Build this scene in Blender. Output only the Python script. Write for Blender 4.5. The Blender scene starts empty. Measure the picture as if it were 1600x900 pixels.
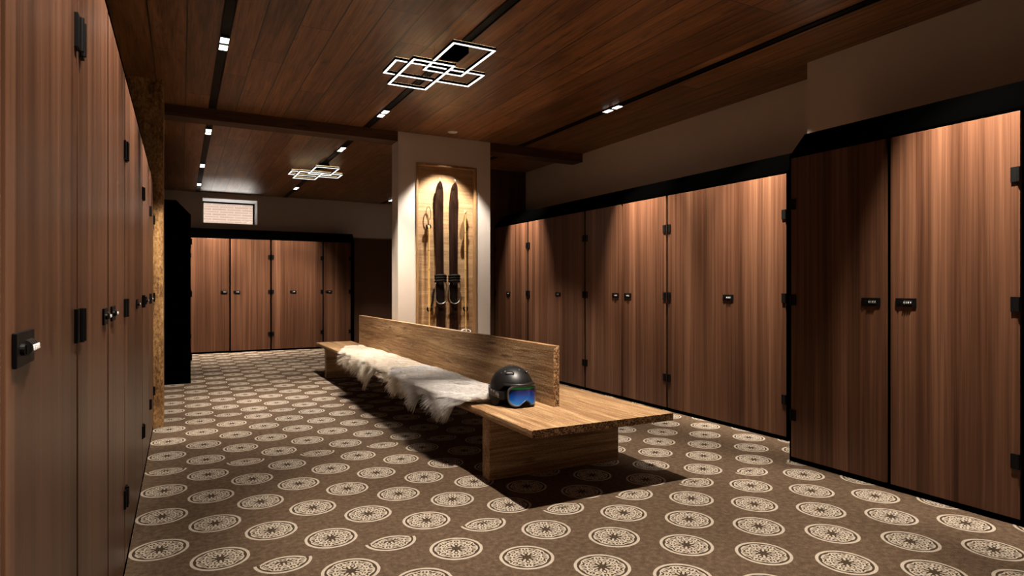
import bpy, bmesh, math, random
import numpy as np
from mathutils import Vector, Matrix
C = bpy.context.scene.collection
PI = math.pi
rnd = random.Random(5)

# ---------------------------------------------------------------- nodes
class E:
    """a socket with arithmetic: builds Math nodes"""
    def __init__(s, nt, sock): s.nt, s.s = nt, sock
    def m(s, op, *a, clamp=False):
        n = s.nt.nodes.new('ShaderNodeMath'); n.operation = op; n.use_clamp = clamp
        for i, v in enumerate((s,) + a):
            if isinstance(v, E): s.nt.links.new(v.s, n.inputs[i])
            else: n.inputs[i].default_value = v
        return E(s.nt, n.outputs[0])
    def __add__(s, o): return s.m('ADD', o)
    def __radd__(s, o): return s.m('ADD', o)
    def __sub__(s, o): return s.m('SUBTRACT', o)
    def __rsub__(s, o): return (s * -1.0) + o
    def __mul__(s, o): return s.m('MULTIPLY', o)
    def __rmul__(s, o): return s.m('MULTIPLY', o)
    def __truediv__(s, o): return s.m('DIVIDE', o)
    def lt(s, o): return s.m('LESS_THAN', o)
    def gt(s, o): return s.m('GREATER_THAN', o)
    def abs(s): return s.m('ABSOLUTE')
    def floor(s): return s.m('FLOOR')
    def mod(s, o): return s.m('FLOORED_MODULO', o)
    def max(s, o): return s.m('MAXIMUM', o)
    def min(s, o): return s.m('MINIMUM', o)
    def sqrt(s): return s.m('SQRT')

class Mat:
    def __init__(s, name, rough=.5, spec=.5, metal=0.0, color=(.5, .5, .5)):
        s.m = bpy.data.materials.new(name); s.m.use_nodes = True
        s.nt = s.m.node_tree; s.b = s.nt.nodes['Principled BSDF']
        s.b.inputs['Roughness'].default_value = rough
        s.b.inputs['Specular IOR Level'].default_value = spec
        s.b.inputs['Metallic'].default_value = metal
        s.b.inputs['Base Color'].default_value = (*color, 1)
    def n(s, t, **kw):
        x = s.nt.nodes.new(t)
        for k, v in kw.items(): setattr(x, k, v)
        return x
    def l(s, a, b): s.nt.links.new(a.s if isinstance(a, E) else a, b)
    def coord(s, which='Object'):
        return s.n('ShaderNodeTexCoord').outputs[which]
    def xyz(s, v):
        n = s.n('ShaderNodeSeparateXYZ'); s.l(v, n.inputs[0]); return [E(s.nt, o) for o in n.outputs]
    def vec(s, x, y, z):
        n = s.n('ShaderNodeCombineXYZ')
        for i, v in enumerate((x, y, z)):
            if isinstance(v, E): s.l(v, n.inputs[i])
            else: n.inputs[i].default_value = v
        return n.outputs[0]
    def scale(s, v, sc):
        n = s.n('ShaderNodeMapping'); s.l(v, n.inputs[0]); n.inputs['Scale'].default_value = sc; return n.outputs[0]
    def noise(s, v, scale=1.0, detail=4, rough=.55, dist=0.0):
        n = s.n('ShaderNodeTexNoise'); s.l(v, n.inputs['Vector']); n.inputs['Scale'].default_value = scale
        n.inputs['Detail'].default_value = detail; n.inputs['Roughness'].default_value = rough; n.inputs['Distortion'].default_value = dist
        return E(s.nt, n.outputs['Fac'])
    def white(s, *v):
        n = s.n('ShaderNodeTexWhiteNoise', noise_dimensions='3D'); s.l(s.vec(*v), n.inputs['Vector']); return E(s.nt, n.outputs['Value'])
    def ramp(s, f, stops):
        n = s.n('ShaderNodeValToRGB'); s.l(f, n.inputs[0])
        while len(n.color_ramp.elements) < len(stops): n.color_ramp.elements.new(.5)
        for e, (p, c) in zip(n.color_ramp.elements, stops): e.position = p; e.color = (*c, 1)
        return n.outputs[0]
    def mix(s, f, a, b, mode='MIX'):
        n = s.n('ShaderNodeMix', data_type='RGBA', blend_type=mode)
        for i, v in ((0, f), (6, a), (7, b)):
            if isinstance(v, E): s.l(v, n.inputs[i])
            elif isinstance(v, tuple): n.inputs[i].default_value = (*v, 1)
            elif isinstance(v, (int, float)): n.inputs[i].default_value = v
            else: s.l(v, n.inputs[i])
        return n.outputs[2]
    def col(s, sock): s.l(sock, s.b.inputs['Base Color'])
    def bump(s, h, strength=.3, dist=.01):
        n = s.n('ShaderNodeBump'); n.inputs['Strength'].default_value = strength; n.inputs['Distance'].default_value = dist
        s.l(h, n.inputs['Height']); s.l(n.outputs[0], s.b.inputs['Normal'])
    def objrand(s): return E(s.nt, s.n('ShaderNodeObjectInfo').outputs['Random'])

def plain(name, color, rough=.5, spec=.5, metal=0.0, grain=0.0, gscale=60):
    m = Mat(name, rough, spec, metal, color)
    if grain:
        f = m.noise(m.coord(), gscale, 3)
        m.col(m.mix(f, tuple(c * (1 - grain) for c in color), tuple(min(1, c * (1 + grain)) for c in color)))
    return m.m
def emit(name, color, strength):
    m = Mat(name); m.b.inputs['Base Color'].default_value = (0, 0, 0, 1)
    m.b.inputs['Emission Color'].default_value = (*color, 1); m.b.inputs['Emission Strength'].default_value = strength
    return m.m

M = {}
def walnut():
    m = Mat('walnut_laminate', .36, .2)
    x, y, z = m.xyz(m.coord()); r = m.objrand()
    X = x + r * 7.3
    warp = m.noise(m.vec(X * 3.0, 0.0, z * .5 + r * 9), 1.0, 2) * .04
    board = m.noise(m.vec((X + warp) * 11.0, r * 5, z * .06), 1.0, 1, .4)
    st = m.n('ShaderNodeTexVoronoi', voronoi_dimensions='1D', feature='F1'); m.l((X + warp * .4) * 9.0, st.inputs['W']); st.inputs['Scale'].default_value = 1
    strip = m.xyz(st.outputs['Color'])[0]
    fine = m.noise(m.vec(X * 150.0, r, z * 1.2), 1.0, 3, .6)
    figure = m.noise(m.vec((X + warp) * 42.0, r * 3, z * .55), 1.0, 3, .55)
    f = board * .26 + strip * .13 + fine * .27 + figure * .40 - .03
    m.col(m.ramp(f, [(.29, (.022, .0080, .0040)), (.43, (.060, .0250, .0130)), (.56, (.104, .0465, .0250)), (.73, (.190, .093, .052))]))
    rr = fine * .12 + .30; m.l(rr, m.b.inputs['Roughness'])
    m.bump(fine, .05, .002)
    return m.m
def oak(name, axis, tones, coarse=1.0, bump=.5, saw=0.0, spec=.3):
    """oak with the grain along one axis; end grain falls out of the 3D noise"""
    m = Mat(name, .62, spec)
    c = m.xyz(m.coord()); a = c[axis]; o = [c[i] for i in range(3) if i != axis]
    u, v = o
    w = m.noise(m.vec(a * .9, u * 2.2, v * 2.2), 1.0, 2) * .05
    grain = m.noise(m.vec(a * 2.2, (u + w) * 60.0 * coarse, (v + w) * 60.0 * coarse), 1.0, 5, .62)
    broad = m.noise(m.vec(a * .7, (u + w) * 11.0, (v + w) * 11.0), 1.0, 3, .5)
    crack = m.noise(m.vec(a * 3.0, (u + w) * 26.0, (v + w) * 26.0), 1.0, 4, .6)
    fl = m.noise(m.vec(a * 120.0, u * 120.0, v * 120.0), 1.0, 2, .5)
    f = grain * .42 + broad * .34 + fl * .24
    col = m.ramp(f, [(.30, tones[0]), (.47, tones[1]), (.58, tones[2]), (.72, tones[3])])
    dark = (crack - .585).max(0.0) * 6.5
    col = m.mix(dark.min(.75), col, tones[0])
    m.col(col)
    h = grain * .6 + fl * .4
    if saw:
        s = m.noise(m.vec(a * 130.0, u * 130.0, v * 130.0), 1.0, 3, .7)
        h = h * .4 + s * saw
    m.bump(h, bump, .012)
    return m.m
def endgrain():
    m = Mat('oak_end_grain', .75, .2)
    c = m.coord()
    a = m.noise(c, 95.0, 3, .7); b = m.noise(c, 38.0, 2, .6)
    f = a * .68 + b * .32
    m.col(m.ramp(f, [(.38, (.030, .014, .006)), (.47, (.13, .065, .027)), (.54, (.34, .20, .095)), (.64, (.62, .44, .25))]))
    m.bump(f, .8, .008)
    return m.m
M['end'] = endgrain()
def sawn():
    m = Mat('rough_sawn_post', .8, .2)
    x, y, z = m.xyz(m.coord())
    a = m.noise(m.vec(x * 60.0, y * 60.0, z * 34.0), 1.0, 4, .7); b = m.noise(m.vec(x * 14.0, y * 14.0, z * 2.2), 1.0, 3, .6)
    f = a * .6 + b * .4
    m.col(m.ramp(f, [(.36, (.075, .034, .012)), (.46, (.22, .112, .042)), (.56, (.40, .225, .088)), (.68, (.62, .40, .18))]))
    m.bump(f, 1.0, .012)
    return m.m
M['oak_z'] = sawn()
def end_faces(o, test):
    o.data.materials.append(M['end'])
    for p in o.data.polygons:
        if test(p): p.material_index = 1
M['walnut'] = walnut()
OT = [(.080, .038, .015), (.245, .134, .060), (.46, .30, .158), (.70, .52, .32)]
M['oak_y'] = oak('bench_oak', 1, OT)
M['oak_x'] = oak('bench_oak_across', 0, OT)
M['oak_panel'] = oak('rough_oak_boards', 0, [(.17, .085, .035), (.34, .19, .085), (.46, .28, .135), (.60, .40, .21)], .8, .8, .4)
M['oak_frame'] = oak('oak_frame', 2, [(.13, .06, .022), (.27, .14, .055), (.36, .20, .085), (.46, .27, .12)], 1.0, .5)
M['dark_wood'] = oak('dark_panelling', 2, [(.035, .015, .008), (.07, .032, .016), (.10, .048, .024), (.14, .07, .036)], .7, .3)
M['beam_wood'] = oak('dark_beam', 0, [(.03, .012, .006), (.065, .028, .013), (.10, .046, .022), (.15, .075, .036)], .9, .5)
M['ski_wood'] = oak('aged_ski_wood', 2, [(.005, .0024, .0014), (.013, .0055, .003), (.027, .0115, .006), (.05, .022, .012)], .8, .2, spec=.04)

def ceiling_mat():
    m = Mat('ceiling_planks', .37, .4)
    x, y, z = m.xyz(m.coord())
    PW = .2345
    xs = (x - .034) / PW; k = xs.floor(); fx = xs - k
    off = m.white(k, 3.0, 1.0) * 3.0
    ys = (y + off) / 3.1; j = ys.floor(); fy = ys - j
    tone = m.white(k, j, 5.0)
    w = m.noise(m.vec(x * 3.0, y * .9, k * 4.0), 1.0, 3) * .05
    grain = m.noise(m.vec((x + w) * 62.0, y * 2.2, k * 3.1 + j), 1.0, 5, .62)
    broad = m.noise(m.vec((x + w) * 14.0, y * 1.0, k * 5.7 + j), 1.0, 4, .6)
    knot = m.noise(m.vec(x * 11.0, y * 3.2, k * 2.0), 1.0, 4, .65)
    f = tone * .11 + grain * .46 + broad * .43
    col = m.ramp(f, [(.30, (.030, .0115, .004)), (.45, (.125, .047, .0145)), (.57, (.24, .098, .031)), (.74, (.40, .185, .066))])
    kd = (knot - .58).max(0.0) * 6.0
    col = m.mix(kd.min(.8), col, (.018, .008, .004))
    seam = (fx.lt(.040)).max(fy.lt(.002))
    col = m.mix(seam, col, (.004, .002, .001))
    m.col(col)
    m.bump(grain - seam * .8, .22, .004)
    return m.m
M['ceiling'] = ceiling_mat()

def carpet():
    m = Mat('medallion_carpet', .95, .1)
    x, y, z = m.xyz(m.coord())
    T, DX, DY, R = 1.866, .2507, .486, .127
    xs = (x + .09) / DX; k = (xs + .5).floor(); dx = (xs - k) * DX
    odd = k.mod(2.0)
    t = (y - 2.997).mod(T)
    c0 = odd * (-.243) + .411
    n = ((t - c0) / DY + .5).floor()
    dy = t - c0 - n * DY
    rho = (dx * dx + dy * dy).sqrt() / R
    th = dy.m('ARCTAN2', dx)
    a = ((th + PI).mod(PI / 4) - PI / 8).abs()
    u = rho * a.m('COSINE'); v = rho * a.m('SINE')
    c8, s8 = math.cos(PI / 8), math.sin(PI / 8)
    u2 = u * c8 + v * s8; v2 = v * c8 - u * s8
    def circ(U, V, cx, cy, r, w):
        A = U - cx; B = V - cy
        return (((A * A + B * B).sqrt() - r).abs()).lt(w)
    def disc(U, V, cx, cy, r):
        A = U - cx; B = V - cy
        return (A * A + B * B).sqrt().lt(r)
    def ell(U, V, cx, ra, rb):
        A = (U - cx) / ra; B = V / rb
        return (A * A + B * B).lt(1.0)
    pat = ell(u2, v2, .29, .13, .042)
    for q in (circ(u2, v2, .50, 0.0, .105, .030), circ(u, v, .65, 0.0, .125, .031), circ(u, v, .47, 0.0, .335, .024), circ(u, v, .30, 0.0, .24, .022),
              ell(u, v, .67, .07, .036), ell(u2, v2, .73, .05, .045), ell(u, v, .37, .075, .042)):
        pat = pat.max(q)
    pat = pat * rho.lt(.815) * rho.gt(.17)
    ring = rho.lt(1.0) * rho.gt(.89)
    pat = pat.max(ring)
    inner = rho.lt(1.0)
    pile = m.noise(m.coord(), 260.0, 3, .7); mott = m.noise(m.coord(), 34.0, 3, .6)
    ff = pile * .6 + mott * .4
    base = m.ramp(ff, [(.35, (.036, .0235, .0145)), (.5, (.078, .0515, .0325)), (.65, (.140, .096, .064))])
    dark = m.ramp(ff, [(.30, (.026, .017, .0105)), (.70, (.058, .039, .025))])
    light = m.ramp(ff, [(.30, (.28, .238, .190)), (.70, (.44, .388, .322))])
    col = m.mix(inner, base, dark)
    col = m.mix(pat, col, light)
    m.col(col)
    m.bump(pile + pat * .5, .35, .004)
    return m.m
M['carpet'] = carpet()

def plaster():
    m = Mat('cream_plaster', .8, .2)
    f = m.noise(m.coord(), 5.0, 4)
    m.col(m.mix(f, (.56, .47, .395), (.61, .515, .435)))
    m.bump(m.noise(m.coord(), 90.0, 2), .05, .002)
    return m.m
M['cream'] = plaster()
M['white_plaster'] = plain('white_reveal_paint', (.85, .85, .84), .7, .3, grain=.03)
M['black'] = plain('black_matt_steel', (.00012, .00012, .00012), .8, .0, grain=.2)
M['black_metal'] = plain('black_hardware', (.0014, .0014, .0014), .5, .15, grain=.2)
M['channel'] = plain('black_track_channel', (.0012, .0012, .0012), .5, .1, grain=.2)
M['dial'] = plain('steel_dial', (.16, .16, .16), .32, .5, 1.0, grain=.1)
M['digit'] = plain('white_digit_paint', (.85, .85, .85), .6, .3, grain=.05)
M['steel'] = plain('bare_steel', (.45, .43, .40), .35, .5, 1.0, grain=.2)
M['leather'] = plain('black_leather', (.008, .005, .004), .6, .12, grain=.4)
M['tan_leather'] = plain('tan_leather', (.20, .10, .035), .6, .3, grain=.3)
M['rubber'] = plain('black_rubber', (.008, .008, .009), .7, .3, grain=.2)
M['helmet_shell'] = plain('matt_black_helmet_shell', (.0055, .0055, .006), .42, .45, grain=.1, gscale=200)
M['grey_plastic'] = plain('grey_goggle_plastic', (.085, .085, .09), .35, .5, grain=.1)
M['vent_plastic'] = plain('grey_vent_plastic', (.16, .16, .165), .35, .5, grain=.1)
M['trim_white'] = plain('pale_trim_ring', (.6, .58, .55), .5, .4, grain=.05)
def bamboo():
    m = Mat('bamboo', .45, .4)
    x, y, z = m.xyz(m.coord())
    g = m.noise(m.vec(x * 300.0, y * 300.0, z * 5.0), 1.0, 3)
    n = ((z / .235).mod(1.0)).lt(.03)
    c = m.ramp(g, [(.3, (.50, .27, .075)), (.7, (.72, .45, .16))])
    m.col(m.mix(n, c, (.22, .10, .03)))
    return m.m
M['bamboo'] = bamboo()
def brick():
    m = Mat('outdoor_brick', .9, .2)
    x, y, z = m.xyz(m.coord())
    b = m.n('ShaderNodeTexBrick'); m.l(m.vec(x, z, 0.0), b.inputs['Vector'])
    b.inputs['Scale'].default_value = 1.0; b.inputs['Brick Width'].default_value = .34; b.inputs['Row Height'].default_value = .062
    b.inputs['Mortar Size'].default_value = .010; b.inputs['Bias'].default_value = 0
    b.inputs['Color1'].default_value = (.105, .070, .056, 1); b.inputs['Color2'].default_value = (.085, .054, .042, 1); b.inputs['Mortar'].default_value = (.17, .15, .13, 1)
    f = m.noise(m.vec(x * 3.0, y, z * 22.0), 1.0, 3)
    m.col(m.mix(f, b.outputs[0], (.135, .10, .082)))
    return m.m
M['brick'] = brick()
M['bounce_ground'] = plain('white_bounce_ground', (.88, .88, .88), .8, .2, grain=.1, gscale=8)  # made this white to bounce sun up onto the window reveal
def glass():
    m = Mat('window_glass')
    nt = m.nt; out = nt.nodes['Material Output']
    t = m.n('ShaderNodeBsdfTransparent'); g = m.n('ShaderNodeBsdfGlossy'); g.inputs['Roughness'].default_value = .02
    f = m.n('ShaderNodeFresnel'); f.inputs[0].default_value = 1.45
    mx = m.n('ShaderNodeMixShader'); m.l(f.outputs[0], mx.inputs[0]); m.l(t.outputs[0], mx.inputs[1]); m.l(g.outputs[0], mx.inputs[2])
    m.l(mx.outputs[0], out.inputs[0])
    return m.m
M['glass'] = glass()
def lens():
    m = Mat('blue_mirror_lens', .07, .6, .35)
    n = m.xyz(m.coord())
    lw = m.n('ShaderNodeLayerWeight'); lw.inputs[0].default_value = .45
    f = E(m.nt, lw.outputs['Facing'])
    x, y, z = n
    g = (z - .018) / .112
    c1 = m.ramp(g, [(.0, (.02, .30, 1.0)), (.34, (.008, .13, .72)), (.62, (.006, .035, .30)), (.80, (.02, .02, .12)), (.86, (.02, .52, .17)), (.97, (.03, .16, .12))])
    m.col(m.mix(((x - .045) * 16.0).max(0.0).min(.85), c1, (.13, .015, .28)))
    return m.m
M['lens'] = lens()
def strapmat():
    m = Mat('grey_patterned_strap', .8, .2)
    x, y, z = m.xyz(m.coord())
    v = m.n('ShaderNodeTexVoronoi', feature='F1', distance='CHEBYCHEV'); m.l(m.vec(x * 1.0, y * 1.0, z * 1.0), v.inputs['Vector']); v.inputs['Scale'].default_value = 44
    d = E(m.nt, v.outputs['Distance']); r = m.xyz(v.outputs['Color'])[0]
    on = d.lt(.36) * d.gt(.13) * r.gt(.35)
    m.col(m.mix(on, (.10, .10, .105), (.42, .42, .43)))
    return m.m
M['strap'] = strapmat()
M['spot_glow'] = emit('spot_lens_glow', (1, .95, .88), 5)
M['led_glow'] = emit('led_strip_glow', (1, .95, .87), 2.2)
M['led_warm'] = emit('added_ceiling_glow', (1, .72, .36), 5)  # for the strips added above the LED frames
def fur(name, stops):
    m = Mat(name, .6, .25)
    nt = m.nt
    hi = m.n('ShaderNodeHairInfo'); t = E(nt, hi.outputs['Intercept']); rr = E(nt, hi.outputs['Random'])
    x, y, z = m.xyz(m.coord())
    patch = m.noise(m.vec(x * 5.0, y * 4.0, z * 5.0), 1.0, 3)
    tuft = m.noise(m.vec(x * 34.0, y * 34.0, z * 34.0), 1.0, 2)
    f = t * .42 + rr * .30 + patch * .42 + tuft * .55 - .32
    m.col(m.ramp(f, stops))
    m.b.inputs['Roughness'].default_value = .55
    return m.m
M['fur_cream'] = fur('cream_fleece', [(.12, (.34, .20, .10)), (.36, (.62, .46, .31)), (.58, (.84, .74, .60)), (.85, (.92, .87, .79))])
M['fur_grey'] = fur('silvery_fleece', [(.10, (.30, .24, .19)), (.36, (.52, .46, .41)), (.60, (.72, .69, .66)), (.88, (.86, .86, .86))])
M['hide'] = plain('pale_sheep_hide', (.55, .45, .33), .9, .1, grain=.2)

# ---------------------------------------------------------------- mesh helpers
def bx(bm, lo, hi):
    vs = [bm.verts.new((x, y, z)) for x in (lo[0], hi[0]) for y in (lo[1], hi[1]) for z in (lo[2], hi[2])]
    for f in ((0, 1, 3, 2), (4, 6, 7, 5), (0, 4, 5, 1), (2, 3, 7, 6), (0, 2, 6, 4), (1, 5, 7, 3)):
        bm.faces.new([vs[i] for i in f])
def tube(bm, pts, r, seg=10, closed=False, caps=True):
    pts = [Vector(p) for p in pts]; n = len(pts); rings = []
    up = Vector((.13, .31, .94)).normalized()
    for i, p in enumerate(pts):
        if closed: d = pts[(i + 1) % n] - pts[i - 1]
        else: d = pts[min(i + 1, n - 1)] - pts[max(i - 1, 0)]
        d.normalize()
        a = d.cross(up)
        if a.length < .05: a = d.cross(Vector((1, 0, 0)))
        a.normalize(); b = d.cross(a).normalized()
        R = r[i] if isinstance(r, (list, tuple)) else r
        rings.append([bm.verts.new(p + a * R * math.cos(2 * PI * k / seg) + b * R * math.sin(2 * PI * k / seg)) for k in range(seg)])
    m = n if closed else n - 1
    for i in range(m):
        A, B = rings[i], rings[(i + 1) % n]
        for k in range(seg): bm.faces.new((A[k], A[(k + 1) % seg], B[(k + 1) % seg], B[k]))
    if caps and not closed:
        bm.faces.new(rings[0][::-1]); bm.faces.new(rings[-1])
def ribbon(bm, pts, outs, ups, hw, th):
    """flat strap along pts: outs = outward normals, ups = width directions"""
    R = []
    for p, o, u in zip(pts, outs, ups):
        p, o, u = Vector(p), Vector(o).normalized(), Vector(u).normalized()
        R.append([bm.verts.new(p + u * hw), bm.verts.new(p + u * hw + o * th), bm.verts.new(p - u * hw + o * th), bm.verts.new(p - u * hw)])
    for A, B in zip(R, R[1:]):
        for k in range(4): bm.faces.new((A[k], A[(k + 1) % 4], B[(k + 1) % 4], B[k]))
    bm.faces.new(R[0][::-1]); bm.faces.new(R[-1])
def prism(bm, prof, x0, x1):
    """profile in (y,z) extruded along x"""
    a = [bm.verts.new((x0, y, z)) for y, z in prof]; b = [bm.verts.new((x1, y, z)) for y, z in prof]
    n = len(prof)
    for i in range(n): bm.faces.new((a[i], a[(i + 1) % n], b[(i + 1) % n], b[i]))
    bm.faces.new(a[::-1]); bm.faces.new(b)
def plate(bm, outline, y0, y1):
    """outline in (x,z) extruded along y"""
    a = [bm.verts.new((x, y0, z)) for x, z in outline]; b = [bm.verts.new((x, y1, z)) for x, z in outline]
    n = len(outline)
    for i in range(n): bm.faces.new((a[i], a[(i + 1) % n], b[(i + 1) % n], b[i]))
    bm.faces.new(a[::-1]); bm.faces.new(b)
def obj(name, bm, mat, parent=None, bevel=0, smooth=False, loc=None):
    bmesh.ops.recalc_face_normals(bm, faces=bm.faces)
    me = bpy.data.meshes.new(name); bm.to_mesh(me); bm.free()
    if smooth:
        for p in me.polygons: p.use_smooth = True
    o = bpy.data.objects.new(name, me); C.objects.link(o); me.materials.append(mat)
    if parent: o.parent = parent
    if loc: o.location = loc
    if bevel:
        b = o.modifiers.new('b', 'BEVEL'); b.width = bevel; b.segments = 2; b.limit_method = 'ANGLE'
    return o
def box_obj(name, lo, hi, mat, parent=None, bevel=0):
    bm = bmesh.new(); bx(bm, lo, hi); return obj(name, bm, mat, parent, bevel)
def thing(name, label, cat, loc=(0, 0, 0), rz=0.0, group=None):
    o = bpy.data.objects.new(name, None); C.objects.link(o); o.empty_display_size = .1
    o.location = loc; o.rotation_euler = (0, 0, rz); o['label'] = label; o['category'] = cat
    if group: o['group'] = group
    return o
def struct(o, label=None):
    o['kind'] = 'structure'
    if label: o['label'] = label
    return o
def sbox(name, lo, hi, mat, label=None): return struct(box_obj(name, lo, hi, mat), label)

# ---------------------------------------------------------------- room shell
CZ = 3.10
XL, XA, XB, YC = -.216, 3.87, 4.34, 13.03
WL, WA, WB, WY = -.83, 4.56, 4.92, 13.52      # wall planes
PY = 7.16                                     # pillar / beam front
sbox('floor', (-1.2, -2.2, -.1), (5.4, 15.0, 0), M['carpet'], 'brown carpet with rows of cream round medallions')
sbox('ceiling', (-1.2, -2.2, CZ), (5.4, 14.2, CZ + .15), M['ceiling'], 'dark reclaimed plank ceiling')
sbox('wall_left', (WL - .12, -2.2, 0), (WL, WY, CZ), M['cream'])
sbox('wall_right', (WA, -2.2, 0), (WA + .9, 3.39, CZ), M['cream'])
sbox('wall_far_right', (WB, 3.39, 0), (WB + .5, 9.2, CZ), M['cream'])
sbox('wall_front', (-1.2, -2.3, 0), (5.4, -2.2, CZ), M['cream'])
# wood clad nib at the end of the right-hand lockers, then the far side room
sbox('wall_end_right', (4.02, 8.78, 0), (WB, 9.1, CZ), M['dark_wood'])
sbox('wall_side_right', (4.75, 9.1, 0), (5.3, WY + .62, CZ), M['cream'])
# back wall with window opening and dark doorway recess
WX0, WX1, WZ0, WZ1 = .361, 1.372, 2.50, 3.0
RX0, RX1, RZ = 3.30, 4.55, 2.345
T = .62
bm = bmesh.new()
for lo, hi in (((-.95, 0), (WX0, CZ)), ((WX0, 0), (WX1, WZ0)), ((WX0, WZ1), (WX1, CZ)), ((WX1, 0), (RX0, CZ)), ((RX0, RZ), (RX1, CZ)), ((RX1, 0), (4.75, CZ))):
    bx(bm, (lo[0], WY, lo[1]), (hi[0], WY + T, hi[1]))
struct(obj('wall_back', bm, M['cream']))
bm = bmesh.new()
bx(bm, (RX0, WY + .42, 0), (RX1, WY + .50, RZ))
struct(obj('wall_recess', bm, plain('brown_recess_panel', (.125, .062, .036), .6, .3, grain=.06)))
# window: white reveal lining, black frame, pane
win = thing('window_1', 'small high window onto a sunlit brick wall', 'window', ((WX0 + WX1) / 2, WY, WZ0))
win['kind'] = 'structure'; del win['category']
hw, hh = (WX1 - WX0) / 2, WZ1 - WZ0
bm = bmesh.new(); e = .012
bx(bm, (-hw, -.002, hh - e), (hw, T, hh)); bx(bm, (hw - e, -.002, 0), (hw, T, hh - e)); bx(bm, (-hw, -.002, 0), (-hw + e, T, hh - e)); bx(bm, (-hw + e, -.002, 0), (hw - e, T, e))
obj('reveal', bm, M['white_plaster'], win)
bm = bmesh.new(); y0, y1, f = .52, .57, .030
bx(bm, (-hw + e, y0, e), (-hw + e + f, y1, hh - e)); bx(bm, (hw - e - f, y0, e), (hw - e, y1, hh - e))
bx(bm, (-hw + e + f, y0, e), (hw - e - f, y1, e + f)); bx(bm, (-hw + e + f, y0, hh - e - f), (hw - e - f, y1, hh - e))
obj('window_frame', bm, M['black_metal'], win)
box_obj('pane', (-hw + e + f, .540, e + f), (hw - e - f, .546, hh - e - f), M['glass'], win)
# outside
sbox('wall_exterior', (-9, 17.2, 1.0), (12, 17.5, 6.5), M['brick'], 'sunlit brick wall outside the window')
sbox('ground_exterior', (-9, 14.2, 1.5), (12, 17.2, 1.9), M['bounce_ground'])  # unseen slab, raised and added to throw daylight into the window
# pillar (with a shallow niche cut in its face), beams, post
NX0, NX1, NZ0, NZ1, ND = 2.497, 3.300, .35, 2.755, .075
PX0, PX1, PYB = 2.275, 3.492, 7.40
bm = bmesh.new()
bx(bm, (PX0, PY, 0), (NX0, PYB, CZ)); bx(bm, (NX1, PY, 0), (PX1, PYB, CZ))
bx(bm, (NX0, PY, NZ1), (NX1, PYB, CZ)); bx(bm, (NX0, PY, 0), (NX1, PYB, NZ0)); bx(bm, (NX0, PY + ND, NZ0), (NX1, PYB, NZ1))
struct(obj('pillar', bm, M['cream']), 'cream plastered pillar behind the bench with a wood-lined niche')
BZ = 2.985
sbox('beam', (-.83, PY + .005, BZ), (PX0, PY + .24, CZ), M['beam_wood'], 'dark ceiling beam left of the pillar')
sbox('beam', (PX1, PY + .005, BZ), (WB, PY + .24, CZ), M['beam_wood'], 'dark ceiling beam between pillar and right wall')
sbox('column', (WL, 6.375, 0), (-.138, 6.68, CZ), M['oak_z'], 'rough sawn wooden post at the end of the left lockers')

# ---------------------------------------------------------------- lockers
LOCKZ, HZ = 1.157, (1.842, 1.160, .335)
LD = .57
def digit_ring(bm, x, z, y):
    pts = [(x + .0022 * math.cos(t), y, z + .0045 * math.sin(t)) for t in [i * PI / 5 for i in range(10)]]
    tube(bm, pts, .0011, 5, closed=True)
def make_lock(parent, x):
    bm = bmesh.new(); bx(bm, (-.061, -.0065, -.026), (.061, 0, .026))
    L = obj('combination_lock', bm, M['black_metal'], parent, .0015, loc=(x, 0, LOCKZ))
    bm = bmesh.new(); tube(bm, [(-.036, -.0065, 0), (-.036, -.012, 0)], .009, 14); bx(bm, (-.038, -.0145, -.007), (-.034, -.012, .007))
    obj('turn_knob', bm, M['black_metal'], L)
    for i in range(4):
        cx = -.004 + i * .0125
        bm = bmesh.new(); tube(bm, [(cx - .0035, -.004, 0), (cx + .0035, -.004, 0)], .0125, 20)
        D = obj('dial', bm, M['dial'], L)
        bm = bmesh.new(); digit_ring(bm, cx, 0, -.0168); obj('digit_zero', bm, M['digit'], D).parent = L
    return L
def make_hinge(parent, x, z, side):
    bm = bmesh.new(); bx(bm, (0, -.008, -.039), (side * .040, 0, .039))
    tube(bm, [(side * .004, -.009, -.039), (side * .004, -.009, .039)], .007, 10)
    return obj('hinge', bm, M['black_metal'], parent, 0, loc=(x, 0, z))
G = .014
def locker(origin, rz, w, label, group, lock, hinges, end=(), LD=.57):
    t = thing('locker', label, 'locker', origin, rz, group)
    bm = bmesh.new(); E0 = .0008
    prism(bm, [(.020, .0), (.020, .002), (.0, .002), (.0, .030), (.021, .031), (.021, 2.176), (.0, 2.178), (.0, 2.192), (.165, 2.370), (LD, 2.370), (LD, 0)], E0, w - E0)
    for s in end:                                             # flush end panel
        if s < 0: bx(bm, (E0, 0, .030), (.009, .021, 2.179))
        else: bx(bm, (w - .009, 0, .030), (w - E0, .021, 2.179))
    obj('carcass', bm, M['black'], t)
    d = box_obj('door', (G, 0, .034), (w - G, .0195, 2.173), M['walnut'], t, .0012)
    for hx in hinges:
        for z in HZ: make_hinge(t, G if hx < 0 else w - G, z, 1 if hx < 0 else -1)
    if lock is not None: make_lock(t, lock)
    return t
R90 = PI / 2
gR, gN, gL, gB, gD = 'lockers along the far right wall', 'lockers along the near right wall', 'lockers along the left wall', 'lockers below the window', 'lockers standing behind the wooden post'
def right(x, yhi, ylo, label, g, locky, hinges, end=()):
    locker((x, yhi, 0), -R90, yhi - ylo, label, g, None if locky is None else yhi - locky, hinges, end)
def left(x, ylo, yhi, label, g, locky, hinges, end=()):
    locker((x, ylo, 0), R90, yhi - ylo, label, g, None if locky is None else locky - ylo, hinges, end)
right(XA, 3.022, 2.312, 'shadowed walnut locker at the projecting end of the near right row', gN, 2.421, (-1,), (-1,))
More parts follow.
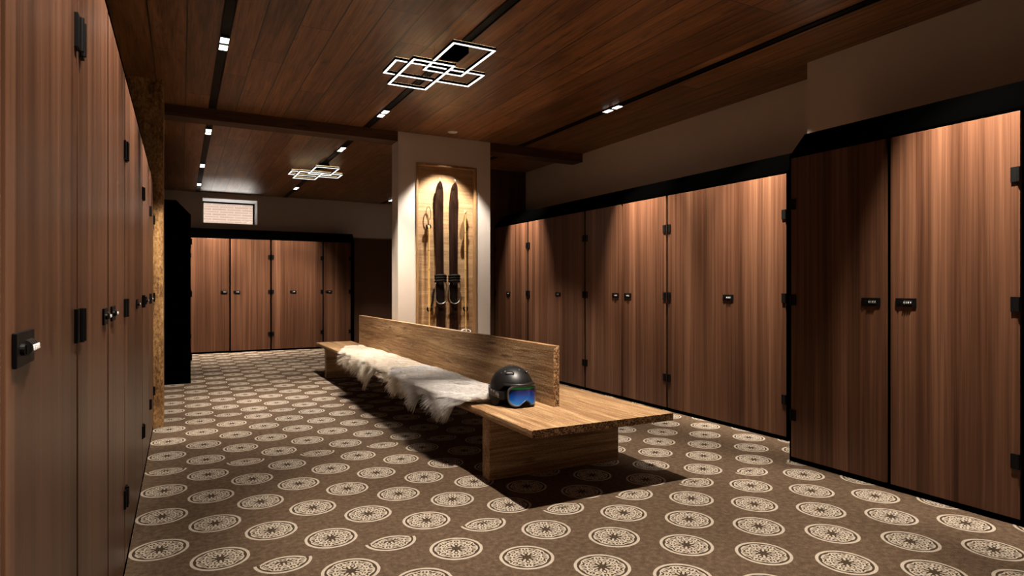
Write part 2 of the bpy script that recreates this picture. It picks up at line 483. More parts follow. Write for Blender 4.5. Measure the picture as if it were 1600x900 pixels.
right(XA, 2.312, 1.612, 'walnut locker brightly lit at its top, cut by the right edge of the photo', gN, 2.204, (1,))
right(XA, 1.612, .912, 'walnut locker next along from the brightly lit one, beyond the photo edge', gN, 1.02, (-1,))
right(XB, 8.745, 7.68, 'walnut locker nearest the pillar, last of the far right row', gR, 8.275, (-1, 1), (-1,))
right(XB, 7.68, 6.272, 'wide walnut locker with dark upper corner, second from the pillar', gR, 6.883, (-1, 1))
right(XB, 6.272, 5.55, 'narrow walnut locker with dim top, its lock beside the lit narrow one', gR, 5.666, (-1,))
right(XB, 5.55, 4.826, 'narrow walnut locker lit at its top, beside the widest locker', gR, 5.449, (1,))
right(XB, 4.826, 3.405, 'widest walnut locker with central lock, beside the projecting near row', gR, 4.025, (-1, 1), (1,))
left(XL, .38, 1.086, 'walnut locker showing only a sliver at the left edge of the photo', gL, .70, (-1,))
left(XL, 1.086, 1.783, 'nearest full walnut locker on the left, large lock beside the photo edge', gL, 1.194, (1,))
left(XL, 1.783, 2.487, 'second full walnut locker on the left, lock at its far edge', gL, 2.368, (-1,))
left(XL, 2.487, 3.19, 'third full walnut locker on the left, lock at its near edge', gL, 2.619, (1,))
left(XL, 3.19, 4.597, 'wide walnut locker with bluish window sheen in the left row', gL, 4.014, (-1, 1))
left(XL, 4.597, 5.64, 'narrow-looking walnut locker, second before the wooden post', gL, 5.048, (-1, 1))
left(XL, 5.64, 6.36, 'last walnut locker of the left row, touching the wooden post', gL, 5.79, (1,), (1,))
def back(x0, x1, label, lockx, hinges, end=()):
    locker((x0, YC, 0), 0, x1 - x0, label, gB, lockx - x0, hinges, end, .482)
back(.118, .830, 'walnut locker brightly lit at top, beside the black end panel', .724, (-1,))
back(.830, 1.564, 'walnut locker second from the black end panel, under the window', .947, (1,))
back(1.564, 2.564, 'wide walnut locker with central lock in the row below the window', 1.978, (-1, 1))
back(2.564, 3.135, 'narrow dim walnut locker beside the dark recess', 2.679, (1,), (1,))
box_obj('x', (3.136, YC, 0), (3.20, YC + .48, 2.19), M['black']).name = 'end_panel'
o = bpy.data.objects['end_panel']; bm = bmesh.new()
prism(bm, [(0, 0), (0, 2.19), (.165, 2.37), (.485, 2.37), (.485, 0)], 0, .062); bm.to_mesh(o.data); bm.free()
o.location = (3.136, YC, 0); o['label'] = 'black end panel closing the locker row beside the dark recess'; o['category'] = 'panel'
XD = .113
dl = ['locker seen only by its black end, behind the wooden post', 'second locker behind the black end, hidden from the front', 'third locker behind the black end, hidden from the front', 'locker in the corner behind the black end, hidden from the front']
for i in range(4):
    y0 = 9.107 + i * .975
    left(XD, y0, y0 + .975, dl[i], gD, y0 + .5, (-1,), (-1,) if i == 0 else ())

# ---------------------------------------------------------------- bench
ben = thing('bench', 'long oak bench with a central backrest, in the middle of the carpet', 'bench', (2.276, 6.23, 0))
BX, BY = 2.276, 6.23
SX0, SX1, SY0, SY1, SZ0, SZ1 = 1.752, 2.800, 3.052, 9.42, .394, .440
bm = bmesh.new()
r2 = random.Random(11)
ny = 160; ys = [SY0 + (SY1 - SY0) * (i / ny) for i in range(ny + 1)]
dev = []; v = 0
for i in range(ny + 1):
    v = v * .6 + r2.uniform(-.004, .004); dev.append(v)
YN = PY - .012                                      # the far half stops at the pillar's face
def seat_rows(lo, hi, right_edge):
    rows = []
    for i, y in enumerate(ys):
        if not lo - 1e-6 <= y <= hi + 1e-6: continue
        near = 1.0 if y < 4.6 else .5
        x0 = SX0 + dev[i] * near; zj = -abs(dev[(i * 7) % ny]) * .6
        x1 = right_edge + (dev[(i * 5) % ny] * .35 if right_edge == SX1 else 0)
        rows.append([(a - BX, y - BY, z) for a, z in ((x0 + .004, SZ0), (x0 - .001, SZ0 + .02), (x0 + .002, SZ1 - .004 + zj), (x0 + .009, SZ1), (x1 - .004, SZ1), (x1, SZ1 - .003), (x1 - .002, SZ0))])
    return rows
ys = sorted(set(ys + [YN])); dev += dev[-1:]
for lo, hi, xe in ((SY0, YN, SX1), (YN, SY1, 2.268)):
    rows = [[bm.verts.new(p) for p in r] for r in seat_rows(lo, hi, xe)]
    for A, B in zip(rows, rows[1:]):
        for k in range(7): bm.faces.new((A[k], A[(k + 1) % 7], B[(k + 1) % 7], B[k]))
    bm.faces.new(rows[0]); bm.faces.new(rows[-1][::-1])
end_faces(obj('seat', bm, M['oak_y'], ben), lambda p: abs(p.normal.y) > .7)
end_faces(box_obj('backrest', (2.222 - BX, 3.583 - BY, SZ1 + .0005), (2.270 - BX, 8.785 - BY, .853), M['oak_y'], ben, .003), lambda p: abs(p.normal.y) > .7)
box_obj('leg', (1.757 - BX, 3.612 - BY, .001), (2.792 - BX, 3.722 - BY, SZ0 - .0005), M['oak_x'], ben, .004)
box_obj('leg', (1.757 - BX, 8.715 - BY, .001), (2.262 - BX, 8.825 - BY, SZ0 - .0005), M['oak_x'], ben, .004)

# ---------------------------------------------------------------- sheepskins
def vnoise(seed):
    g = np.random.RandomState(seed).rand(64, 64)
    def f(a, b):
        a = np.asarray(a, float); b = np.asarray(b, float)
        i = np.floor(a).astype(int); j = np.floor(b).astype(int); u = a - i; w = b - j
        u = u * u * (3 - 2 * u); w = w * w * (3 - 2 * w)
        q = lambda p, r: g[p % 64, r % 64]
        return (q(i, j) * (1 - u) + q(i + 1, j) * u) * (1 - w) + (q(i, j + 1) * (1 - u) + q(i + 1, j + 1) * u) * w
    return f
XEDGE = 2.210
FL = XEDGE - SX0                                   # flat run on the seat
def surf(s):
    """arc length from the backrest: flat on the seat, round the edge, hanging down. returns x, z, nx, nz"""
    s = np.asarray(s, float); rr = .03; a0 = FL - rr + .012
    ang = np.clip((s - a0) / rr, 0, PI / 2)
    x = np.where(s < a0, XEDGE - s, XEDGE - a0 - rr * np.sin(ang)); z = np.where(s < a0, SZ1 + .012, SZ1 + .012 - rr * (1 - np.cos(ang)))
    h = np.maximum(0, s - a0 - rr * PI / 2); z = z - h
    return x, z, -np.sin(ang), np.cos(ang)
def sheepskin(label, y0, y1, reach, start, seed, mat, count, hl):
    yc = (y0 + y1) / 2
    t = thing('sheepskin', label, 'sheepskin', (XEDGE, yc, SZ1), 0, 'sheepskins draped over the bench')
    n, k = 70, 26
    bm = bmesh.new(); grid = []
    for i in range(n + 1):
        y = y0 + (y1 - y0) * i / n; s1 = float(reach(y)) - .035; s0 = float(start(y)); row = []
        for j in range(k + 1):
            s = s0 + (s1 - s0) * j / k; x, z, nx, nz = surf(s)
            row.append((float(x), y, float(z)))
        grid.append(row)
    top = [[bm.verts.new((x - XEDGE, y - yc, z - SZ1)) for x, y, z in r] for r in grid]
    for A, B in zip(top, top[1:]):
        for j in range(k): bm.faces.new((A[j], A[j + 1], B[j + 1], B[j]))
    o = obj('hide', bm, M['hide'], t, 0, True)
    sm = o.modifiers.new('s', 'SOLIDIFY'); sm.thickness = .006; sm.offset = -1
    rs = np.random.RandomState(seed); N1, N2, N3 = vnoise(seed), vnoise(seed + 1), vnoise(seed + 2)
    y = y0 + (y1 - y0) * rs.rand(count); q = rs.rand(count)
    r = np.array([reach(v) for v in y]); st = np.array([start(v) for v in y])
    s = st + (r - st) * q
    # clumps pull neighbouring strands to shared tips
    cs = .062
    cy = (np.floor(y / cs + N1(y * 9, s * 9) * 1.5) + .5) * cs; cq = (np.floor(s / cs + N2(y * 9, s * 9) * 1.5) + .5) * cs
    x, z, nx, nz = surf(s)
    root = np.stack([x, y, z], 1)
    nor = np.stack([nx, np.zeros_like(nx), nz], 1)
    # flow: down the slope, swirling along the bench with low frequency noise
    tx, tz = -nz, nx
    sw = (N3(y * 2.2, s * 5) - .5) * 2.0 + (N1(y * 11, s * 11) - .5) * 1.1
    edge = np.clip((.16 - np.minimum(y - y0, y1 - y)) / .16, 0, 1) * np.where(y < yc, -1, 1)
    flow = np.stack([tx, sw + edge * 1.6, tz - .12], 1); flow /= np.linalg.norm(flow, axis=1)[:, None]
    lift = .62 + .3 * N2(y * 6, s * 6)
    d = nor * lift[:, None] + flow * .85 + (rs.rand(count, 3) - .5) * .30
    d /= np.linalg.norm(d, axis=1)[:, None]
    L = hl * (.60 + .55 * rs.rand(count)) * (.75 + .5 * N3(y * 7, s * 7))
    cx, cz, _, _ = surf(cq); cent = np.stack([cx, cy, cz], 1)
    P = 6; pts = np.zeros((count, P, 3))
    for j in range(P):
        u = j / (P - 1)
        p = root + d * (L * u)[:, None] + flow * (L * .35 * u * u)[:, None]
        p[:, 2] -= L * .22 * u * u
        tip = (cent - root); tip[:, :] *= (.72 * u * u)
        p += tip
        onseat = (p[:, 0] > SX0 - .004)
        p[:, 2] = np.where(onseat, np.maximum(p[:, 2], SZ1 + .003), p[:, 2])
        p[:, 0] = np.where(p[:, 2] > SZ1, np.minimum(p[:, 0], 2.219), p[:, 0])
        pts[:, j] = p
    pts -= np.array([XEDGE, yc, SZ1])
    cv = bpy.data.hair_curves.new('fleece'); cv.add_curves([P] * count)
    cv.attributes['position'].data.foreach_set('vector', pts.reshape(-1).astype(np.float32))
    ra = cv.attributes.get('radius') or cv.attributes.new('radius', 'FLOAT', 'POINT')
    rad = np.tile(np.array([.0016, .0016, .0014, .0012, .0008, .0003]), count)
    ra.data.foreach_set('value', rad.astype(np.float32))
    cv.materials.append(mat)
    f = bpy.data.objects.new('fleece', cv); C.objects.link(f); f.parent = t; f['kind'] = 'stuff'
    return t
def lobes(base, items):
    def f(y):
        v = base
        for c, w, h in items: v = max(v, base + h * math.exp(-((y - c) / w) ** 2))
        return v
    return f
# reach = arc length from the backrest; FL is the seat edge
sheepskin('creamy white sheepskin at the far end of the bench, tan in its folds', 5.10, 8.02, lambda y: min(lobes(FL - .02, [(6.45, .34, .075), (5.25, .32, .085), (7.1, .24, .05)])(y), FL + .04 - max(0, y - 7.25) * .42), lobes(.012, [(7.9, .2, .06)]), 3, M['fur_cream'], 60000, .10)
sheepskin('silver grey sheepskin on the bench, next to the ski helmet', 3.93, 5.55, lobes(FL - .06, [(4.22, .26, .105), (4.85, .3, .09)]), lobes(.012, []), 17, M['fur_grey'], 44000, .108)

# ---------------------------------------------------------------- helmet and goggles (local: face towards -Y)
HX, HY, HRZ = 2.030, 3.825, math.radians(4)
hel = thing('ski_helmet', 'matt black ski helmet sitting on the bench in front of the backrest', 'helmet', (HX, HY, SZ1), HRZ)
RX, RY, RT, HC = .124, .142, .135, .100          # half width, half length, dome height above centre, centre height
def hp(az, el, off=0.0):
    """point on the shell: az from the face (-Y) clockwise to +X, el up"""
    rz_ = RT if el > 0 else .11
    p = Vector((RX * math.cos(el) * math.sin(az), -RY * math.cos(el) * math.cos(az), rz_ * math.sin(el)))
    nrm = Vector((p.x / RX ** 2, p.y / RY ** 2, p.z / rz_ ** 2)).normalized()
    p = p + nrm * off; p.z += HC; return p
def lower_el(az):
    a = abs((az + PI) % (2 * PI) - PI)                # 0 at face
    if a < .9: return math.radians(16)
    if a < 1.35: return math.radians(16) + (a - .9) / .45 * math.radians(-26)
    return math.radians(-10) if a < 2.2 else math.radians(-22)
bm = bmesh.new(); na, ne = 56, 16
outer = []
for j in range(ne):
    row = []
    for i in range(na):
        az = 2 * PI * i / na; l = lower_el(az); el = l + (PI / 2 * .985 - l) * j / (ne - 1)
        row.append(bm.verts.new(hp(az, el)))
    outer.append(row)
for A, B in zip(outer, outer[1:]):
    for i in range(na): bm.faces.new((A[i], A[(i + 1) % na], B[(i + 1) % na], B[i]))
bm.faces.new(outer[-1])
o = obj('shell', bm, M['helmet_shell'], hel, 0, True)
sm = o.modifiers.new('s', 'SOLIDIFY'); sm.thickness = .010; sm.offset = -1
# brim above the face
bm = bmesh.new(); A = []
for i in range(17):
    az = -1.0 + 2.0 * i / 16; k = 1 - (abs(az) / 1.0) ** 2
    p0 = hp(az, math.radians(19)); p1 = hp(az, math.radians(14), .004 + .024 * k); p2 = p1 + Vector((0, 0, -.007)); p3 = hp(az, math.radians(12))
    A.append([bm.verts.new(p) for p in (p0, p1, p2, p3)])
for a, b in zip(A, A[1:]):
    for k in range(4): bm.faces.new((a[k], a[(k + 1) % 4], b[(k + 1) % 4], b[k]))
bm.faces.new(A[0][::-1]); bm.faces.new(A[-1])
obj('brim', bm, M['helmet_shell'], hel, 0, True)
# soft liner with ear pads reaching the bench
bm = bmesh.new(); rows = []
for j in range(9):
    el = math.radians(-66 + 66 * j / 8); row = []
    for i in range(40):
        az = .62 + (2 * PI - 1.24) * i / 39
        p = hp(az, el, -.010 if j > 1 else -.014); p.z = max(p.z, .003); row.append(bm.verts.new(p))
    rows.append(row)
for a, b in zip(rows, rows[1:]):
    for i in range(39): bm.faces.new((a[i], a[i + 1], b[i + 1], b[i]))
o = obj('liner', bm, M['rubber'], hel, 0, True)
sm = o.modifiers.new('s', 'SOLIDIFY'); sm.thickness = .018; sm.offset = -1
for s in (-1, 1):                                    # ear pads
    bm = bmesh.new(); bmesh.ops.create_uvsphere(bm, u_segments=20, v_segments=12, radius=1.0)
    for v in bm.verts: v.co = Vector((v.co.x * .020 + s * .108, v.co.y * .060 + .012, max(v.co.z * .062 + .062, .002)))
    obj('ear_pad', bm, M['rubber'], hel, 0, True)
for az, el, a, b in ((-.72, 46, .024, .011), (.72, 46, .024, .011)):   # eyelid-like vents
    c = hp(az, math.radians(el), .001); ex = (hp(az + .05, math.radians(el)) - hp(az - .05, math.radians(el))).normalized()
    ey = (hp(az, math.radians(el + 3)) - hp(az, math.radians(el - 3))).normalized(); nn = ex.cross(ey).normalized()
    if nn.dot(c - Vector((0, 0, HC))) < 0: nn = -nn
    bm = bmesh.new()
    tube(bm, [c + nn * .0015 + ex * a * math.cos(t) + ey * b * max(math.sin(t), -.35) for t in [2 * PI * i / 24 for i in range(24)]], .0032, 8, closed=True)
    V = obj('vent', bm, M['rubber'], hel, 0, True)
    bm = bmesh.new(); ring = [bm.verts.new(c + nn * .0012 + ex * a * .8 * math.cos(t) + ey * (b * .7 * max(math.sin(t), -.35) - .001)) for t in [2 * PI * i / 20 for i in range(20)]]
    bm.faces.new(ring); r3 = bmesh.ops.extrude_face_region(bm, geom=bm.faces[:]); bmesh.ops.translate(bm, vec=nn * .002, verts=[g for g in r3['geom'] if isinstance(g, bmesh.types.BMVert)])
    obj('vent_grille', bm, M['vent_plastic'], V)
for az, el in ((-1.10, 52), (-1.32, 46), (.10, 58), (-.55, 80), (1.1, 52)):
    c = hp(az, math.radians(el), 0); nn = (c - Vector((0, 0, HC))).normalized()
    bm = bmesh.new(); tube(bm, [c - nn * .002, c + nn * .0018], .0042, 12); obj('rivet', bm, M['vent_plastic'], hel, 0)

hel.scale = (1.17, 1.17, 1.14)
gog = thing('ski_goggles', 'blue mirrored ski goggles strapped round the black helmet', 'goggles', (HX, HY, SZ1), HRZ)
def gp(u, z, off=0.0):
    """curved goggle face: u across (-1..1), z height"""
    az = u * .98; rad = .142 + off
    return Vector((rad * .86 * math.sin(az), -rad * math.cos(az) - .012, z))
def gshape(t, grow=0.0):
    """outline of the lens: t in 0..2pi -> (u, z)"""
    cx, sz = math.cos(t), math.sin(t)
    u = .80 * math.copysign(abs(cx) ** .62, cx); z = .058 * math.copysign(abs(sz) ** .72, sz)
    if sz < 0: z += .034 * math.exp(-((u) / .24) ** 2)           # nose notch
    if sz > 0: z -= .006 * math.exp(-((u) / .35) ** 2)
    u *= 1 + grow * 1.0; z = z * (1 + grow * 1.7)
    return u, z + .072
gog.scale = (1.17, 1.17, 1.14)
NT = 72
bm = bmesh.new(); rings = []
for g_, off in ((.0, .004), (.03, .010), (.10, .008), (.14, -.004), (.12, -.024), (.02, -.020)):
    rings.append([bm.verts.new(gp(*gshape(2 * PI * i / NT, g_), off)) for i in range(NT)])
for a, b in zip(rings, rings[1:] + rings[:1]):
    for i in range(NT): bm.faces.new((a[i], a[(i + 1) % NT], b[(i + 1) % NT], b[i]))
for v in bm.verts: v.co.z = max(v.co.z, .0015)
obj('goggle_frame', bm, M['grey_plastic'], gog, 0, True)
bm = bmesh.new(); lev = []
for q in (1.0, .8, .6, .4, .2):
    row = []
    for i in range(NT):
        u, z = gshape(2 * PI * i / NT, .01); zc = .078 if abs(u) > .3 else .088
        row.append(bm.verts.new(gp(u * q, zc + (z - zc) * q, .005)))
    lev.append(row)
for a, b in zip(lev, lev[1:]):
    for i in range(NT): bm.faces.new((a[i], a[(i + 1) % NT], b[(i + 1) % NT], b[i]))
bm.faces.new(lev[-1])
obj('mirror_lens', bm, M['lens'], gog, 0, True)
bm = bmesh.new(); pts = []; outs = []; ups = []
for i in range(33):
    az = 1.02 + (2 * PI - 2.04) * i / 32
    z = .072 + .022 * math.sin((az - 1.02) / (2 * PI - 2.04) * PI)
    rx, ry = .131, .150
    pts.append((rx * math.sin(az), -ry * math.cos(az), z)); outs.append((math.sin(az) / rx, -math.cos(az) / ry, 0)); ups.append((0, 0, 1))
ribbon(bm, pts, outs, ups, .0185, .0022)
obj('strap', bm, M['strap'], gog)
for s in (-1, 1):
    bm = bmesh.new(); az = s * 1.02
    ribbon(bm, [(.1335 * math.sin(a), -.152 * math.cos(a), .072) for a in (az - s * .10, az, az + s * .12)], [(math.sin(a), -math.cos(a), 0) for a in (az - s * .10, az, az + s * .12)], [(0, 0, 1)] * 3, .023, .006)
    obj('strap_clip', bm, M['rubber'], gog)

# ---------------------------------------------------------------- ski display in the niche
dis = thing('display_panel', 'oak display panel set into the cream pillar, holding old skis', 'panel', (NX0, PY, NZ0))
W_, H_ = NX1 - NX0, NZ1 - NZ0
box_obj('back_board', (.001, ND - .014, .001), (W_ - .001, ND - .001, H_ - .001), M['oak_panel'], dis)
fw = .028
for lo, hi in (((.0005, -.012, .001), (fw, ND - .0145, H_ - .001)), ((W_ - fw, -.012, .001), (W_ - .0005, ND - .0145, H_ - .001)), ((fw, -.012, H_ - fw), (W_ - fw, ND - .0145, H_ - .001)), ((fw, -.012, .001), (W_ - fw, ND - .0145, fw))):
    box_obj('frame_rail', lo, hi, M['oak_frame'], dis, .002)
YB = PY + ND - .014                                # face of the board
def hook(x, z, up):
    bm = bmesh.new()
    tube(bm, [(x, YB, z), (x, YB - .045, z)], .013, 12)
    t0 = (-.5 * PI) if not up else 0
    pts = [(x + .026 * math.cos(a), YB - .045, z + .026 * math.sin(a)) for a in [(-1.25 + 2.5 * i / 14) * PI / 1.6 - PI / 2 for i in range(15)]]
    tube(bm, pts, .0105, 8)
    h_ = obj('peg_hook', bm, M['black_metal'], None, 0, True); h_.parent = dis; h_.matrix_parent_inverse = Matrix.Translation(-Vector(dis.location))
    return h_
def local(o, parent): o.parent = parent; o.matrix_parent_inverse = Matrix.Translation(-Vector(parent.location)); return o
def make_ski(xt, xb, label, side):
    t = thing('ski', label, 'ski', (xb, YB - .022, .42), 0, 'old wooden skis hung in the niche')
    z0, z1 = .0, 2.545 - .42; w = .056
    def cx(z): return (xt - xb) * (z / z1)
    left_, right_ = [], []
    for i in range(26):
        z = z0 + (z1 - .30 - z0) * i / 25
        ww = w * (1 - .10 * math.sin(PI * i / 25)) * (.90 if i < 2 else 1)
        left_.append((cx(z) - ww, z)); right_.append((cx(z) + ww, z))
    for i in range(1, 12):
        q = i / 11; z = z1 - .30 + .30 * q; ww = w * math.sqrt(max(0.02, 1 - q ** 3.6)) * (1 - .12 * q)
        left_.append((cx(z) - ww, z)); right_.append((cx(z) + ww, z))
    bm = bmesh.new(); plate(bm, left_ + right_[::-1], -.014, .008)
    for v in bm.verts:                                # tips curve off the board
        q = max(0, (v.co.z - (z1 - .42)) / .42); v.co.y -= .055 * q ** 2
        if abs(v.co.x - cx(v.co.z)) < .012: v.co.y -= .004
    obj('board', bm, M['ski_wood'], t, .002)
    bm = bmesh.new(); tube(bm, [(xt - xb, -.052, z1 - .01), (xt - xb, -.064, z1 + .035)], [.006, .003], 8); obj('tip_peg', bm, M['steel'], t, 0, True)
    c = cx(.8); zb = 1.06 - .42; zt = 1.365 - .42
    bm = bmesh.new(); plate(bm, [(c - .043, zb), (c + .043, zb), (c + .045, zt - .02), (c - .045, zt - .02)], -.024, -.0145)
    B = obj('foot_plate', bm, M['leather'], t, .003)
    bm = bmesh.new()                                  # toe strap: a thick arched band
    for dz in (-.045, -.012, .018):
        tube(bm, [(c + .066 * math.cos(a), -.018 - .045 * math.sin(a), zt + dz + .012 * math.sin(a)) for a in [PI * i / 12 for i in range(13)]], .0165, 8)
    bx(bm, (c - .070, -.028, zt - .06), (c - .052, -.010, zt + .03)); bx(bm, (c + .052, -.028, zt - .06), (c + .070, -.010, zt + .03))
    obj('toe_strap', bm, M['leather'], t, 0, True)
    bm = bmesh.new()                                  # heel cable: long U hanging below
    pts = [(c - .066, -.030, zt - .06)] + [(c - .078 + .006 * i, -.034, zt - .10 - .045 * i) for i in range(3)]
    pts += [(c + .072 * math.cos(a), -.040, zb + .06 + .075 * math.sin(a)) for a in [PI + PI * i / 14 for i in range(15)]]
    pts += [(c + .078 - .006 * (2 - i), -.034, zt - .10 - .045 * (2 - i)) for i in range(3)] + [(c + .066, -.030, zt - .06)]
    tube(bm, pts, .0065, 8); obj('heel_cable', bm, M['steel'], t, 0, True)
    if side:
        bm = bmesh.new(); ribbon(bm, [(c - .085, -.03, zb + .17), (c - .10, -.03, zb + .08), (c - .105, -.028, zb + .02), (c - .125, -.026, zb - .05)], [(0, -1, 0)] * 4, [(1, 0, 0)] * 4, .011, .006)
        bx(bm, (c - .115, -.038, zb + .055), (c - .088, -.026, zb + .09)); obj('buckle_strap', bm, M['leather'], t)
make_ski(2.800, 2.833, 'aged dark wooden ski leaning slightly, beside the hanging buckle strap', True)
make_ski(2.996, 3.005, 'aged dark wooden ski hung upright, nearer the pole with the leaf-shaped strap', False)
def make_pole(xt, xb, zt, label, paddle):
    zb = .52
    t = thing('ski_pole', label, 'ski pole', (xb, YB - .05, zb), 0, 'bamboo poles hung in the niche')
    L = zt - zb; bm = bmesh.new()
    prof = []; n = 56
    for i in range(n + 1):
        z = L * i / n; q = (z / .235) % 1.0; node = 1.22 if (q < .05 or q > .95) else 1.0
        prof.append((((xt - xb) * i / n, 0, z), .0125 * node * (.72 if z < .45 else 1.0)))
    tube(bm, [p for p, r in prof], [r for p, r in prof], 12); obj('shaft', bm, M['bamboo'], t, 0, True)
    zk = .70 - zb
    bm = bmesh.new(); tube(bm, [(.062 * math.cos(a), .000 + .030 * math.sin(a), zk + .02 * math.sin(a)) for a in [2 * PI * i / 26 for i in range(26)]], .006, 8, closed=True)
    for a in (0, PI / 2, PI, 1.5 * PI): tube(bm, [(0, 0, zk + .03), (.062 * math.cos(a), .030 * math.sin(a), zk + .02 * math.sin(a))], .004, 6)
    obj('basket', bm, M['trim_white'], t, 0, True)
    bm = bmesh.new(); tube(bm, [(0, 0, -.03), (0, 0, .01)], [.002, .006], 8); obj('spike', bm, M['steel'], t, 0, True)
    if paddle:
        bm = bmesh.new(); px, pz = -.058, 1.955 - zb
        out = [(px + .030 * math.sin(a) * (1 - .25 * math.cos(a)) + .12 * .11 * math.cos(a), pz + .115 * math.cos(a)) for a in [2 * PI * i / 26 for i in range(26)]]
        plate(bm, out, -.014, -.008); tube(bm, [(px + .014, -.011, pz + .11), (-.02, -.012, L - .04), (0, -.014, L - .02)], .005, 6)
        obj('wrist_strap', bm, M['tan_leather'], t)
    else:
        bm = bmesh.new(); pts = [(-.010 + .030 * math.sin(a), .012, L + .15 - .085 * math.cos(a)) for a in [2 * PI * i / 22 for i in range(1, 22)]]
        tube(bm, pts + [(xt - xb, 0, L)], .0055, 8); tube(bm, [pts[0], (xt - xb, 0, L - .01)], .0055, 8)
        obj('wrist_strap', bm, M['tan_leather'], t, 0, True)
make_pole(2.664, 2.676, 2.0, 'bamboo ski pole beside the leaning ski, thin wrist loop at its top', False)
make_pole(3.147, 3.160, 2.215, 'bamboo ski pole with a leaf-shaped tan strap near its top', True)
for x, z in ((2.663, 1.99), (2.675, .985), (3.146, 1.98), (3.155, .98)): hook(x, z, z > 1.5)

# ---------------------------------------------------------------- ceiling lighting
TX = (.287, 1.890, 3.928)
def track(x, y0, y1, label):
    t = thing('light_track', label, 'light track', (x, y0, CZ), 0, 'black lighting tracks in the plank ceiling')
    bm = bmesh.new(); w = .036; d = .010; L = y1 - y0
    bx(bm, (-w, 0, -.002), (w, L, -.0005)); bx(bm, (-w, 0, -d), (-w + .006, L, -.002)); bx(bm, (w - .006, 0, -d), (w, L, -.002))
    obj('channel', bm, M['channel'], t)
seg = [('black ceiling track above the left lockers, with one bright spotlight', 'black ceiling track running to the window'),
       ('black ceiling track passing over the nearer geometric ceiling light', 'black ceiling track passing over the farther geometric ceiling light'),
       ('black ceiling track above the right lockers', 'black ceiling track behind the pillar, mostly hidden')]
for i, x in enumerate(TX):
    track(x, .3, PY - .01, seg[i][0]); track(x, PY + .25, WY - .02, seg[i][1])
def spot_fix(x, y, label, sz=1.0):
    t = thing('track_spotlight', label, 'spotlight', (x, y, CZ), 0, 'double square spotlights in the ceiling tracks')
    bm = bmesh.new()
    bx(bm, (-.029, -.145, -.016), (.029, .145, -.0025)); obj('housing', bm, M['channel'], t)
    for dy in (-.078, .078):
        box_obj('lens', (-.029, dy - .052, -.0185), (.029, dy + .052, -.0165), M['spot_glow'], t)
SP = [(0, 5.17, 'spotlight in the left track, on the near side of the beam'), (0, 8.18, 'spotlight in the left track, just behind the beam'),
      (0, 10.5, 'middle spotlight of the three running to the window'), (0, 12.45, 'spotlight in the left track nearest the window'),
      (1, 6.46, 'spotlight in the middle track between ceiling light and pillar'), (1, 8.39, 'spotlight in the middle track just behind the beam'),
      (1, 12.09, 'spotlight in the middle track beyond the farther geometric light'), (2, 5.18, 'spotlight in the track above the right lockers'),
      (2, 12.8, 'spotlight peeping out beside the pillar, far right track')]
for i, y, l in SP: spot_fix(TX[i], y, l)
def led_light(x, y, label):
    t = thing('ceiling_light', label, 'ceiling light', (x, y, CZ), 0, 'geometric LED ceiling lights')
    bm = bmesh.new(); bx(bm, (-.07, -.21, -.05), (.07, .01, -.0025)); obj('canopy', bm, M['black'], t, .003)
    for n_, (x0, x1, y0, y1, z) in enumerate(((-.190, .150, -.52, .115, -.118), (-.345, .000, -.115, .555, -.128), (-.442, .318, .022, .358, -.108))):
        w = .010; h = .020
        bm = bmesh.new()
        for lo, hi in (((x0, y0), (x1, y0 + 2 * w)), ((x0, y1 - 2 * w), (x1, y1)), ((x0, y0 + 2 * w), (x0 + 2 * w, y1 - 2 * w)), ((x1 - 2 * w, y0 + 2 * w), (x1, y1 - 2 * w))):
            bx(bm, (lo[0], lo[1], z), (hi[0], hi[1], z + h))
        F = obj('light_frame', bm, M['black'], t)
        bm = bmesh.new()
        for lo, hi in (((x0, y0), (x1, y0 + 2 * w)), ((x0, y1 - 2 * w), (x1, y1)), ((x0, y0 + 2 * w), (x0 + 2 * w, y1 - 2 * w)), ((x1 - 2 * w, y0 + 2 * w), (x1, y1 - 2 * w))):
            bx(bm, (lo[0] + .002, lo[1] + .002, z - .004), (hi[0] - .002, hi[1] - .002, z - .0003))
        obj('diffuser', bm, M['led_glow'], F)
        bm = bmesh.new()
        for lo, hi in (((x0 + .004, y0 + .006), (x1 - .004, y0 + .012)), ((x0 + .004, y1 - .012), (x1 - .004, y1 - .006))):
            bx(bm, (lo[0], lo[1], z + h + .0003), (hi[0], hi[1], z + h + .003))
        obj('added_glow_strip', bm, M['led_warm'], F)  # added on top of the frame to put a warm glow on the ceiling
        # suspension wires up to the ceiling
        bm = bmesh.new()
        for a, b in (((x0 + x1) / 2, y0 + w), ((x0 + x1) / 2, y1 - w)): tube(bm, [(a, b, z + h), (a, b, -.002)], .0012, 5)
        obj('suspension_wire', bm, M['black_metal'], t)
led_light(1.889, 4.60, 'geometric LED ceiling light of overlapping frames, nearer one')
led_light(1.899, 9.74, 'geometric LED ceiling light of overlapping frames, beyond the beam')
t = thing('downlight', 'small round recessed downlight in the ceiling in front of the pillar', 'downlight', (2.856, 6.88, CZ))
bm = bmesh.new(); tube(bm, [(.052 * math.cos(a), .052 * math.sin(a), -.004) for a in [2 * PI * i / 28 for i in range(28)]], .006, 8, closed=True); obj('trim_ring', bm, M['trim_white'], t, 0, True)
bm = bmesh.new(); tube(bm, [(0, 0, -.003), (0, 0, -.001)], .046, 24); obj('lens', bm, plain('frosted_lens', (.5, .47, .42), .4, .5, grain=.03), t)

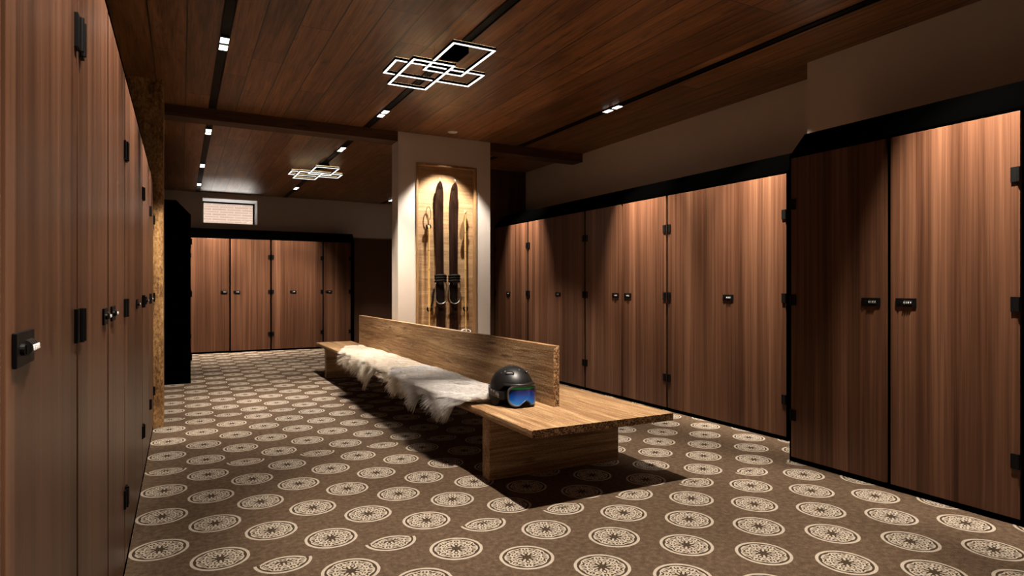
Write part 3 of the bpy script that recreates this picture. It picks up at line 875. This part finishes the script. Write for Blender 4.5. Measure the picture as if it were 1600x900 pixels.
# ---------------------------------------------------------------- light
WARM = (1, .87, .73)
def spot(x, y, w, ang=74, blend=.35, col=WARM, tilt=(0, 0), z=CZ - .03, rad=.03):
    l = bpy.data.lights.new('spot_lamp', 'SPOT'); l.energy = w; l.spot_size = math.radians(ang); l.spot_blend = blend
    l.color = col; l.shadow_soft_size = rad
    o = bpy.data.objects.new('spot_lamp', l); C.objects.link(o); o.location = (x, y, z); o.rotation_euler = (math.radians(tilt[0]), math.radians(tilt[1]), 0)
DOWN = 215
for i, y, l_ in SP:                                # one square of each fitting shines straight down
    spot(TX[i], y, {0: DOWN * 1.1, 1: DOWN * 2.2, 2: DOWN}[i], {0: 55, 1: 82, 2: 58}[i], .6)
spot(TX[0], 2.7, DOWN * .9, 52, .6); spot(TX[0], .5, DOWN, 58, .5)
spot(2.0, 3.05, 740, 70, .5); spot(TX[1], .7, DOWN, 62, .45)
spot(TX[2], 2.0, DOWN, 52, .6); spot(TX[2], 3.6, DOWN * .85, 46, .6); spot(3.0, -.2, DOWN, 62, .5)  # middle lamp is added to fill dim floor; no fitting there
def wash(x, y, w, dx, dy, cone=59, blend=.85, t=24):     # lamps turned to doors and post; most are added, with no fitting
    spot(x, y, w, cone, blend, tilt=(t * dy, -t * dx))
for y, w_ in ((3.6, 820), (4.35, 290), (5.18, 860), (7.75, 860)): wash(TX[2], y, w_, 1, 0)
wash(3.42, 1.72, 980, 1, 0); wash(3.42, .2, 680, 1, 0)
for y in (.6, 1.5, 2.5, 3.6, 4.9): wash(TX[0], y, 470, -1, 0, 62, .9, 33)
wash(TX[0] + .2, 12.4, 560, .1, 1, 74, 1, 20); wash(1.2, 12.4, 250, 0, 1, 74, 1, 20); wash(TX[1], 12.4, 300, 0, 1, 74, 1, 20)
wash(TX[0], 5.17, 420, -.38, 1, 44, .5, 27)
spot(2.856, 6.84, 360, 84, .4, (1, .95, .88))
sl = bpy.data.lights.new('sun', 'SUN'); sl.energy = 34; sl.angle = math.radians(.6); sl.color = (1, .95, .88)
so = bpy.data.objects.new('sun', sl); C.objects.link(so); so.location = (0, -5, 20); so.rotation_euler = (math.radians(16), 0, math.radians(15))
w = bpy.data.worlds.new('sky'); bpy.context.scene.world = w; w.use_nodes = True
w.node_tree.nodes['Background'].inputs[0].default_value = (.93, .97, 1, 1); w.node_tree.nodes['Background'].inputs[1].default_value = .9

# ---------------------------------------------------------------- camera
cam = bpy.data.cameras.new('camera'); cam.sensor_width = 36; cam.lens = 36 * 973 / 1600; cam.clip_start = .02
cam.shift_y = (448.7 - 450) / 1600
co = bpy.data.objects.new('camera', cam); C.objects.link(co); co.location = (0, 0, 1.25); co.rotation_euler = (PI / 2, 0, -math.radians(28))
sc = bpy.context.scene; sc.camera = co
vs = sc.view_settings; vs.view_transform = 'Standard'; vs.look = 'None'; vs.exposure = 0; vs.gamma = 1; vs.use_curve_mapping = False
sc.cycles.use_denoising = True; sc.cycles.max_bounces = 8; sc.cycles.diffuse_bounces = 2
